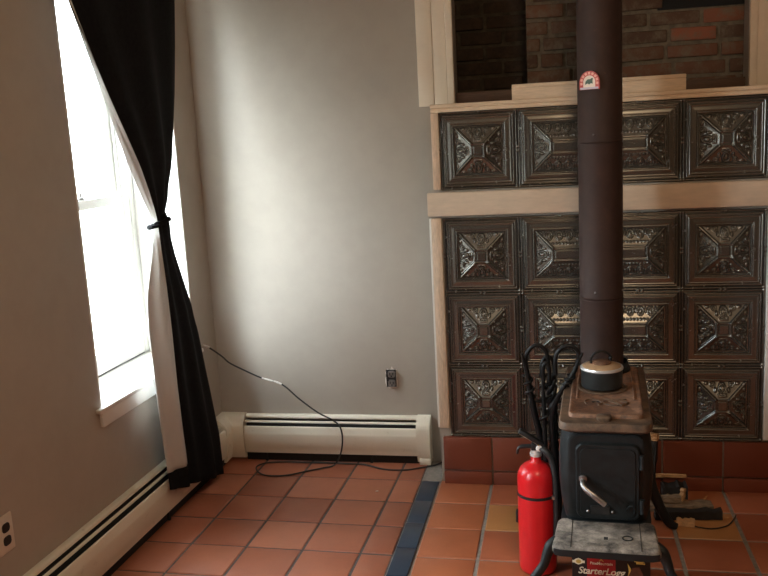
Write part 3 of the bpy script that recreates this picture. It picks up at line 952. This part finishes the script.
# bottom flange and legs
secs = [[(p[0], p[1] + .02, z) for p in rrect(hx, .29, .04)] for hx, z in ((.125, .238), (.136, .244), (.136, .252), (.124, .258))]
bm = bmesh.new(); add_loft(bm, secs); sp_('base_flange', bm, M['iron'], 50)
for sx, front in ((-1, 1), (1, 1), (-1, 0), (1, 0)):
    if front:
        P_ = [(.140, -.375, .242), (.160, -.385, .226), (.172, -.392, .200), (.181, -.398, .172), (.203, -.405, .140), (.232, -.412, .100), (.258, -.418, .055), (.285, -.422, .018), (.305, -.424, .009)]
        rr = [.018, .019, .016, .0145, .0145, .0135, .0125, .0125, .009]
    else:
        P_ = [(.112, .215, .246), (.142, .225, .220), (.165, .232, .150), (.195, .240, .075), (.225, .246, .022), (.250, .250, .010)]
        rr = [.022, .023, .020, .018, .017, .011]
    bm = tube(spline([(sx * p[0], p[1], p[2]) for p in P_], 6), rr, 12, flat=.8)
    for v in bm.verts:
        if v.co.z < .03: v.co.z = max(v.co.z, .0012)
    sp_('leg', bm, M['iron'], 60)
sp_('flue_collar', lathe([(.086, .586), (.088, .590), (.088, .606), (.080, .610), (.080, .63), (.078, .63), (.078, .586)], (0, .255, 0), 40), M['iron'], 50)

# ------------------------------------------------------------------ stovepipe
PX, PY = .601, -.345
pp = thing('stovepipe', 'rusty dark brown stovepipe rising from the back of the stove', 'stovepipe', (PX, PY, .588))
zs = [0.0, .271, .809, 1.35, 2.09]
for a, b in zip(zs, zs[1:]):
    prof_ = [(.0735, a + .002), (.0755, a + .004), (.0755, a + .010), (.0745, a + .013), (.0745, b - .012), (.0755, b - .009), (.0755, b + .001), (.074, b + .002)]
    obj('pipe_section', lathe(prof_, (0, 0, 0), 48), M['pipe'], pp, 50)
for a in zs[:-1]:
    for ang in (-1.9, -.4):
        bm = bmesh.new(); add_sphere(bm, (.0755 * math.cos(ang), .0755 * math.sin(ang), a + .03), .0035, u=8, v=6); obj('pipe_screw', bm, M['dull_steel'], pp)

# thermometer: a half-round dial held on the pipe
ang = math.radians(-29)
tm = thing('stove_thermometer', 'small half-round red dial thermometer stuck on the stovepipe', 'thermometer', (PX + .004 + math.sin(ang) * .0775, PY - math.cos(ang) * .0775, 1.600), ang)
def dome(r, zb, n=28): return [(r * math.cos(PI * k / n), r * math.sin(PI * k / n)) for k in range(n + 1)] + [(-r, -zb), (r, -zb)]
obj('dial_plate', prism(dome(.036, .024), 1, -.006, -.001), M['dial_red'], tm)
obj('magnet', box((-.012, -.001, -.012), (.012, .0025, .012)), M['black_plastic'], tm)
bm = bmesh.new()
for k in range(9):
    a = PI * (k + .5) / 9 * 1.24 - PI * .12; c = Vector((.0285 * math.cos(a), .0285 * math.sin(a)))
    Mx = Matrix.Translation((c.x, 0, c.y)) @ Matrix.Rotation(-a + PI / 2, 4, 'Y')
    add_box(bm, (-.0042, -.0068, -.0042), (.0042, -.006, .0042), .001, 1, Mx)
obj('dial_mark', bm, M['dial_pink'], tm)
obj('dial_center', prism(dome(.0215, .017), 1, -.0068, -.006), M['dial_cream'], tm)
bm = bmesh.new()
add_prism(bm, [(-.015, -.008), (-.013, .002), (-.006, .009), (.004, .0095), (.011, .013), (.014, .011), (.012, .003), (.013, -.006), (.006, -.004), (0, -.008), (-.006, -.004)], 1, -.0074, -.0068)
obj('dial_picture', bm, M['dial_green'], tm)
obj('dial_base', box((-.033, -.0078, -.0235), (.033, -.006, -.0165), .001), M['dial_lilac'], tm)

# ------------------------------------------------------------------ pot on the stove
Mst = Matrix.Translation(SO) @ Matrix.Rotation(SR, 4, 'Z')
pc = Mst @ Vector((-.010, .026, .6022))
pot = thing('steamer_pot', 'small black lidded steamer pot with a tan lid on the stove top', 'pot', pc)
R_ = .067
obj('pot_body', lathe([(0, .0), (R_ - .006, 0), (R_ - .001, .004), (R_, .01), (R_, .0622), (R_ - .003, .0622), (R_ - .004, .01), (0, .006)], n=48), M['pot_black'], pot)
obj('rim', lathe([(R_ - .004, .0622), (R_ + .0022, .0622), (R_ + .003, .066), (R_ + .001, .0705), (R_ - .004, .0708)], n=48), M['chrome'], pot, label='bright steel rim')
lidp = obj('lid', lathe([(R_ - .0042, .0624), (R_ - .0042, .0712), (R_ - .012, .0750), (.036, .0790), (.03, .0795), (0, .0800)], n=48), M['copper'], pot, label='tan metal lid')
obj('lid_knob', lathe([(0, .0795), (.030, .0795), (.031, .084), (.026, .088), (0, .089)], n=32), M['rust'], lidp)
bm = tube(spline([(-.033, .0, .0785), (-.034, -.002, .095), (-.024, -.004, .113), (-.002, -.004, .121), (.020, -.003, .114), (.030, 0, .098), (.030, 0, .088)], 7), .0042, 10)
add_sphere(bm, (.029, 0, .097), .0075); obj('lid_handle', bm, M['tool_iron'], lidp)

# ------------------------------------------------------------------ fire extinguisher
ex = thing('fire_extinguisher', 'red fire extinguisher standing on the tiles beside the stove', 'fire extinguisher', (.372, -.700, .0))
r = .0622
obj('cylinder', lathe([(0, .002), (r - .012, .0012), (r - .004, .006), (r, .018), (r, .330), (r - .002, .344), (r - .009, .359), (r - .021, .371), (r - .036, .379), (.0175, .384), (.0165, .402), (0, .402)], n=48), M['red'], ex, 60)
obj('collar', lathe([(.0155, .4015), (.0195, .403), (.0195, .413), (.016, .416), (.016, .424), (0, .424)], n=28), M['chrome'], ex, label='chrome collar')
bm = box((-.014, -.014, .423), (.014, .014, .446), .003)
add_lathe(bm, [(0, 0), (.010, 0), (.011, .006), (.008, .014), (0, .014)], (0, 0, 0), 14, Matrix.Translation((.012, -.004, .434)) @ Matrix.Rotation(PI / 2, 4, 'Y'))
vb = obj('valve', bm, M['black_plastic'], ex)
obj('gauge', lathe([(0, 0), (.0105, 0), (.0105, .006), (.009, .0072), (0, .0072)], (0, 0, 0), 20, Matrix.Translation((.012, -.0135, .433)) @ Matrix.Rotation(PI / 2, 4, 'X')), M['paper'], vb, label='white pressure gauge')
RY = Matrix.Translation((.024, 0, .440)) @ Matrix.Rotation(math.radians(32), 4, 'Y')
obj('squeeze_lever', box((-.090, -.013, -.008), (.002, .013, .008), .004, 2, RY), M['black_plastic'], ex)
obj('lever_edge', box((-.086, -.0133, -.0066), (-.01, -.0122, -.0052), .0004, 1, RY), M['steel'], ex)
bm = tube(spline([(.004, 0, .434), (-.020, 0, .434), (-.046, 0, .432), (-.056, 0, .424), (-.060, 0, .408)], 6), [.008, .007, .0065, .005, .004], 10, flat=1.4)
obj('carry_handle', bm, M['black_plastic'], ex)
obj('pin', tube([(.010, -.02, .444), (.010, .02, .444)], .003, 8), M['brass'], ex)
bm = tube(spline([(.014, -.010, .432), (.034, -.020, .424), (.052, -.026, .396), (.062, -.034, .345), (.064, -.036, .28), (.064, -.036, .18), (.060, -.034, .115)], 8), [.0105, .011, .0105, .0105, .0105, .0105, .0115], 12)
obj('hose', bm, M['rubber'], ex, 60)
bm = lathe([(r + .0004, .269), (r + .002, .270), (r + .002, .278), (r + .0004, .279)], n=48)
obj('strap', bm, M['black_plastic'], ex, label='thin dark strap')
bm = box((-.070, -.006, .165), (-.058, .02, .205), .003)
obj('bracket_clip', bm, M['black_plastic'], ex)
obj('strap_buckle', box((.050, -.045, .268), (.066, -.030, .281), .002), M['steel'], ex)

# ------------------------------------------------------------------ fire tools
TB = Vector((.415, -.43, 0))
sd = thing('fire_tool_stand', 'black wrought iron stand with a rope-twisted post and looped top beside the stove', 'tool stand', TB)
sf = tuple(TB)
def tpart(nm, bm, parent, shift): return obj(nm, bm, M['tool_iron'], parent, 60, shift=shift)
tpart('stand_base', lathe([(0, .0012), (.082, .0012), (.084, .006), (.074, .012), (.022, .018), (.016, .03), (0, .03)], TB, 32), sd, sf)
# twisted post: two strands round each other
bm = bmesh.new()
p0, p1 = TB + Vector((.016, -.005, .03)), TB + Vector((.008, 0, .60))
n = 150
for ph in range(3):
    pts = []
    for k in range(n + 1):
        t_ = k / n; a = ph * 2 * PI / 3 + t_ * 2 * PI * 5.5
        pts.append(p0.lerp(p1, t_) + Vector((math.cos(a), math.sin(a), 0)) * .0095)
    add_tube(bm, pts, .0102, 8)
tpart('twisted_post', bm, sd, sf)
def loop_pts(c, w, h, n=20): return [(c[0] + w * math.cos(PI * k / n), c[1], c[2] + h * math.sin(PI * k / n)) for k in range(n + 1)]
def helix(c0, c1, turns, rr, n=90): 
    return [Vector(c0).lerp(Vector(c1), k / n) + Vector((math.cos(2 * PI * turns * k / n), math.sin(2 * PI * turns * k / n), 0)) * rr for k in range(n + 1)]
bm = tube(spline([(.398, -.435, .56), (.390, -.435, .61), (.392, -.435, .645), (.408, -.435, .665), (.427, -.435, .655), (.434, -.435, .62), (.428, -.435, .57)], 7), .007, 8)
tpart('handle_loop', bm, sd, sf)
bm = tube(helix((.405, -.435, .49), (.404, -.435, .60), 2.5, .019), .0055, 8)
tpart('handle_coil', bm, sd, sf)
# arms that carry the tools
bm = tube([(.345, -.43, .50), (.49, -.43, .50)], .006, 8); tpart('hanger_arm', bm, sd, sf)

def fire_tool(label, pts_shaft, pts_arch, coil, tip, low_r, y):
    b = pts_shaft[0]
    t = thing('fire_poker', label, 'fire tool', b, 0, 'fire tools on the stand')
    sh = tuple(b)
    tpart('shaft', tube(spline(pts_shaft, 6), low_r, 10), t, sh)
    tpart('crook_handle', tube(spline(pts_arch, 7), .0075, 10), t, sh)
    tpart('handle_coil', tube(helix(coil[0], coil[1], coil[2] - .5, coil[3] + .0025), .0048, 8), t, sh)
    return t
Y1 = -.46
fire_tool('black poker with an arched crook handle, at the left of the stand',
          [(.392, Y1, .018), (.390, Y1, .20), (.383, Y1, .36), (.364, Y1, .46), (.346, Y1, .57), (.338, Y1, .63), (.324, Y1 - .01, .688)],
          [(.344, Y1, .60), (.336, Y1, .655), (.344, Y1, .690), (.372, Y1, .714), (.400, Y1, .702), (.412, Y1, .672), (.414, Y1, .625)],
          ((.351, Y1, .525), (.341, Y1, .605), 3, .012), None, [.014, .013, .013, .012, .009, .008, .004], Y1)
Y2 = -.385
fire_tool('black poker with an arched crook handle leaning over the stove top',
          [(.445, -.480, .018), (.440, -.485, .20), (.425, -.503, .43), (.431, -.52, .500), (.449, -.54, .556), (.473, -.55, .602), (.500, -.55, .644), (.514, -.55, .679), (.529, -.555, .711)],
          [(.510, -.55, .668), (.517, -.55, .700), (.508, -.55, .724), (.482, -.55, .735), (.453, -.55, .720), (.440, -.55, .690), (.440, -.55, .635)],
          ((.468, -.55, .594), (.494, -.55, .634), 3, .011), None, [.012, .012, .011, .010, .009, .009, .009, .007, .004], Y2)
Y3 = -.505
fire_tool('slim straight black poker between the two crook handles on the stand',
          [(.400, Y3 + .01, .018), (.400, Y3, .25), (.398, Y3, .45), (.396, Y3, .60), (.400, Y3, .66)],
          [(.398, Y3, .60), (.396, Y3, .64), (.404, Y3, .662), (.415, Y3, .655), (.418, Y3, .63), (.416, Y3, .60)],
          ((.3985, Y3, .44), (.397, Y3, .50), 2, .011), None, [.009, .009, .008, .006, .004], Y3)

# ------------------------------------------------------------------ fire-starter carton under the stove
cw, ch, cd = .236, .165, .16
bx = thing('firelog_box', 'black and red printed firestarter carton under the front of the stove', 'box', Mst @ Vector((.014, -.265, .0012)), SR)
obj('carton', box((-cw / 2, 0, 0), (cw / 2, cd, ch), .0015), M['box_black'], bx)
obj('red_panel', box((-.072, -.0006, .055), (.014, .0, ch - .002)), M['box_red'], bx)
def text(name, body, size, loc, mat, parent, shear=0, ext=.0003, spacing=1.0, bold=0):
    cu = bpy.data.curves.new(name, 'FONT'); cu.body = body; cu.size = size; cu.shear = shear; cu.extrude = ext
    cu.align_x = 'CENTER'; cu.align_y = 'CENTER'; cu.space_character = spacing; cu.offset = bold; cu.resolution_u = 3
    tmp = bpy.data.objects.new(name + '_curve', cu); COL.objects.link(tmp)
    dg = bpy.context.evaluated_depsgraph_get(); me = bpy.data.meshes.new_from_object(tmp.evaluated_get(dg))
    bpy.data.objects.remove(tmp)
    me.transform(Matrix.Rotation(PI / 2, 4, 'X')); me.materials.clear(); me.materials.append(mat)
    o = bpy.data.objects.new(name, me); COL.objects.link(o); o.parent = parent; o.location = loc
    return o
text('carton_title', 'StarterLogg', .0315, (-.030, -.0012, .0880), M['cream'], bx, .25, spacing=.95, bold=.0005)
text('carton_maker', 'PineMountain', .0125, (-.029, -.0012, .1150), M['cream'], bx, .1, bold=.0002)
bm = prism([(-.037, .122), (-.029, .131), (-.021, .122), (-.024, .122), (-.029, .127), (-.034, .122)], 1, -.0011, -.0006); obj('mountain_mark', bm, M['gold'], bx)
bm = bmesh.new(); add_prism(bm, [(-.098 + .0125 * math.cos(a * .5236) * (1.12 if a % 2 else 1), .118 + .010 * math.sin(a * .5236) * (1.1 if a % 2 else 1)) for a in range(12)], 1, -.0010, .0)
add_box(bm, (-.117, -.0009, .113), (-.079, 0, .121))
obj('round_seal', bm, M['cream'], bx)
bm = prism([(-.098 + .008 * math.cos(a * .524), .118 + .0065 * math.sin(a * .524)) for a in range(12)], 1, -.0014, -.001); obj('seal_center', bm, M['gold'], bx)
bm = prism([(.046, .060), (.054, .095), (.050, .122), (.060, .105), (.064, .085), (.072, .098), (.074, .070), (.082, .060)], 1, -.0010, .0); obj('flame_print', bm, M['flame'], bx)
bm = prism([(.052, .078), (.064, .108), (.085, .112), (.096, .088), (.088, .060), (.060, .058)], 1, -.0013, -.001); obj('log_print', bm, M['log_print'], bx)
bm = bmesh.new(); add_box(bm, (.070, -.001, .1285), (.100, -.0002, .1325)); add_box(bm, (.076, -.001, .1215), (.102, -.0002, .1255)); add_box(bm, (.0755, -.0009, .1255), (.096, -.0002, .1285))
obj('corner_print', bm, M['gold'], bx)
o = obj('plastic_cap', lathe([(0, .0012), (.018, .0012), (.018, .03), (.015, .034), (0, .034)], (.452, -.585, .0), 20), M['blue_cap']); put_props(o, 'small blue plastic cap on the floor left of the carton', 'cap')

# ------------------------------------------------------------------ kindling and scraps behind the stove
def rough_stick(name, label, cat, a, b, w, h, mat, seed, group=None):
    rnd = random.Random(seed); a, b = Vector(a), Vector(b); n = 9
    D = (b - a); side = Vector((-D.y, D.x, 0)).normalized(); upv = side.cross(D).normalized()
    if upv.z < 0: upv = -upv
    bm = bmesh.new(); secs = []
    for k in range(n + 1):
        t_ = k / n; c = a.lerp(b, t_); f = 1 + rnd.uniform(-.12, .12)
        j = lambda: rnd.uniform(-.0012, .0012)
        q = [(-w, 0), (w, 0), (w * .95, h), (-w * .9, h * .9)]
        secs.append([c + side * (p[0] * f / 1 * .5 + j()) + upv * (max(0, p[1] * f + (j() if p[1] else 0))) for p in q])
    cen = (a + b) / 2; base = Vector((cen.x, cen.y, min(a.z, b.z)))
    add_loft(bm, [[p - base for p in s] for s in secs])
    o = obj(name, bm, mat, None, 25); o.location = base; put_props(o, label, cat, group or ('kindling and firewood behind the stove' if label else None)); return o
rough_stick('charred_stick', 'black charred length of wood lying on the tiles right of the stove', 'firewood', (.790, -.285, .0015), (1.030, -.262, .0015), .030, .036, M['char'], 1)
rough_stick('bark_slab', 'grey-brown bark slab lying behind the black charred stick', 'firewood', (.730, -.205, .0015), (1.010, -.180, .0015), .055, .022, M['bark'], 2)
rough_stick('kindling_stick', 'orange split wedge of kindling beside the rear stove leg', 'kindling', (.862, -.325, .0015), (.925, -.335, .0015), .030, .020, M['kindling'], 3)
rough_stick('kindling_stick', 'pale flat slat leaning on the red tiled base behind the stove', 'kindling', (.770, -.035, .062), (.935, -.030, .062), .012, .012, M['kindling'], 4)
rough_stick('kindling_stick', 'small brown split piece on top of the bark slab near the stove', 'kindling', (.795, -.185, .0265), (.895, -.180, .0265), .030, .022, M['bark'], 5)
rough_stick('kindling_stick', 'short kindling piece standing upright between the bark slab and the tiled plinth', 'kindling', (.905, -.158, .0015), (.913, -.146, .066), .016, .018, M['kindling'], 6)
rough_stick('kindling_stick', 'dark split log lying against the base of the tiled plinth', 'kindling', (.835, -.088, .0015), (.930, -.080, .0015), .056, .056, M['char'], 7)
o = rough_stick('kindling_stick', 'tall dark stick standing behind the stove with its pale cut end showing', 'kindling', (.795, -.075, .0015), (.812, -.034, .216), .034, .018, M['char'], 8)
c_ = rough_stick('cut_end', None, None, (.812, -.034, .216), (.8142, -.029, .2445), .036, .019, M['kindling'], 9)
c_.location = Vector(c_.location) - Vector(o.location); c_.parent = o; c_['label'] = 'pale cut end'
for q in ('category', 'group'):
    if q in c_: del c_[q]
o = obj('wire', tube(spline([(.900, -.318, .004), (.930, -.345, .0035), (.985, -.355, .0035), (1.040, -.325, .0035), (1.075, -.262, .0035), (1.085, -.235, .004)], 7), .0024, 7), M['rubber']); put_props(o, 'thin bent black wire on the floor tiles by the charred stick', 'wire')
def scrap(name, label, cat, c, w, h, rz, mat):
    bm = bmesh.new(); add_prism(bm, [(-w, -h), (w * .9, -h * .8), (w, h), (-w * .7, h * .9)], 2, .0012, .0035)
    o = obj(name, bm, mat, None, 25); o.location = c; o.rotation_euler = (0, 0, rz); put_props(o, label, cat)
scrap('paper_scrap', 'tiny white paper scrap on the room tiles near the blue strip', 'scrap', (-.305, -.125, .0005), .006, .004, .3, M['paper'])
scrap('wood_chip', 'thin pale wood splinter on the hearth tile near the plinth', 'wood chip', (1.00, -.085, .0005), .004, .020, -.35, M['kindling'])
scrap('wood_chip', 'pale chip at the right end of the charred stick', 'wood chip', (1.048, -.258, .0005), .007, .006, .2, M['kindling'])
scrap('leaf_scrap', 'tiny curled brown leaf on the room tiles by a grout line', 'scrap', (-.258, -.225, .0005), .007, .004, 1.2, M['bark'])

# ------------------------------------------------------------------ light
w = bpy.data.worlds.new('overcast'); scene.world = w; w.use_nodes = True
nt = w.node_tree; bg = nt.nodes['Background']
tc = nt.nodes.new('ShaderNodeTexCoord'); sx_ = nt.nodes.new('ShaderNodeSeparateXYZ'); rp = nt.nodes.new('ShaderNodeValToRGB')
nt.links.new(tc.outputs['Generated'], sx_.inputs[0])
mr = nt.nodes.new('ShaderNodeMapRange'); mr.inputs[1].default_value = -1; mr.inputs[2].default_value = 1
nt.links.new(sx_.outputs['Z'], mr.inputs[0]); nt.links.new(mr.outputs[0], rp.inputs[0])
e = rp.color_ramp.elements
e[0].position = .46; e[0].color = (.28, .29, .28, 1); e[1].position = .56; e[1].color = (.88, .94, 1.02, 1)
nt.links.new(rp.outputs[0], bg.inputs['Color']); bg.inputs['Strength'].default_value = 17.0
# daylight portal in the window opening (sampling aid for the sky)
def portal(d, s0, s1, z0, z1):
    la = bpy.data.lights.new('sky_portal', 'AREA'); la.shape = 'RECTANGLE'; la.size = s1 - s0; la.size_y = z1 - z0
    la.cycles.is_portal = True
    o = bpy.data.objects.new('sky_portal', la); COL.objects.link(o)
    # light looks along -Z ; make it look to +x of LM
    o.matrix_world = LM @ Matrix.Translation((d, (s0 + s1) / 2, (z0 + z1) / 2)) @ Matrix(((0, 0, -1, 0), (-1, 0, 0, 0), (0, 1, 0, 0), (0, 0, 0, 1)))
portal(-.31, WS0, WS1, WZ0, WZ1)
portal(-.31, V0, V1, WZ0, WZ1)
# warm ceiling lamp of the room behind the camera
la = bpy.data.lights.new('ceiling_lamp', 'POINT'); la.energy = 17; la.color = (1, .74, .48); la.shadow_soft_size = .22
o = bpy.data.objects.new('ceiling_lamp', la); COL.objects.link(o); o.location = (.75, -2.55, 2.45)

# ------------------------------------------------------------------ camera
f_px, yaw, pitch, roll = 861.4109, -.2087, .1793, -.054
cam = bpy.data.cameras.new('camera'); cam.sensor_width = 36; cam.sensor_fit = 'HORIZONTAL'; cam.lens = f_px / 768 * 36
cam.clip_start = .05
co = bpy.data.objects.new('camera', cam); COL.objects.link(co); scene.camera = co
fw = Vector((math.sin(yaw) * math.cos(pitch), math.cos(yaw) * math.cos(pitch), -math.sin(pitch)))
rt = Vector((math.cos(yaw), -math.sin(yaw), 0)); up = rt.cross(fw)
r2 = rt * math.cos(roll) + up * math.sin(roll); u2 = -rt * math.sin(roll) + up * math.cos(roll)
m = Matrix((r2, u2, -fw)).transposed().to_4x4(); m.translation = (.4699, -3.4228, 1.4749)
co.matrix_world = m

vs = scene.view_settings
vs.view_transform = 'Standard'; vs.look = 'None'; vs.gamma = 1; vs.exposure = 1.36
vs.use_curve_mapping = False
scene.cycles.max_bounces = 10; scene.cycles.diffuse_bounces = 6
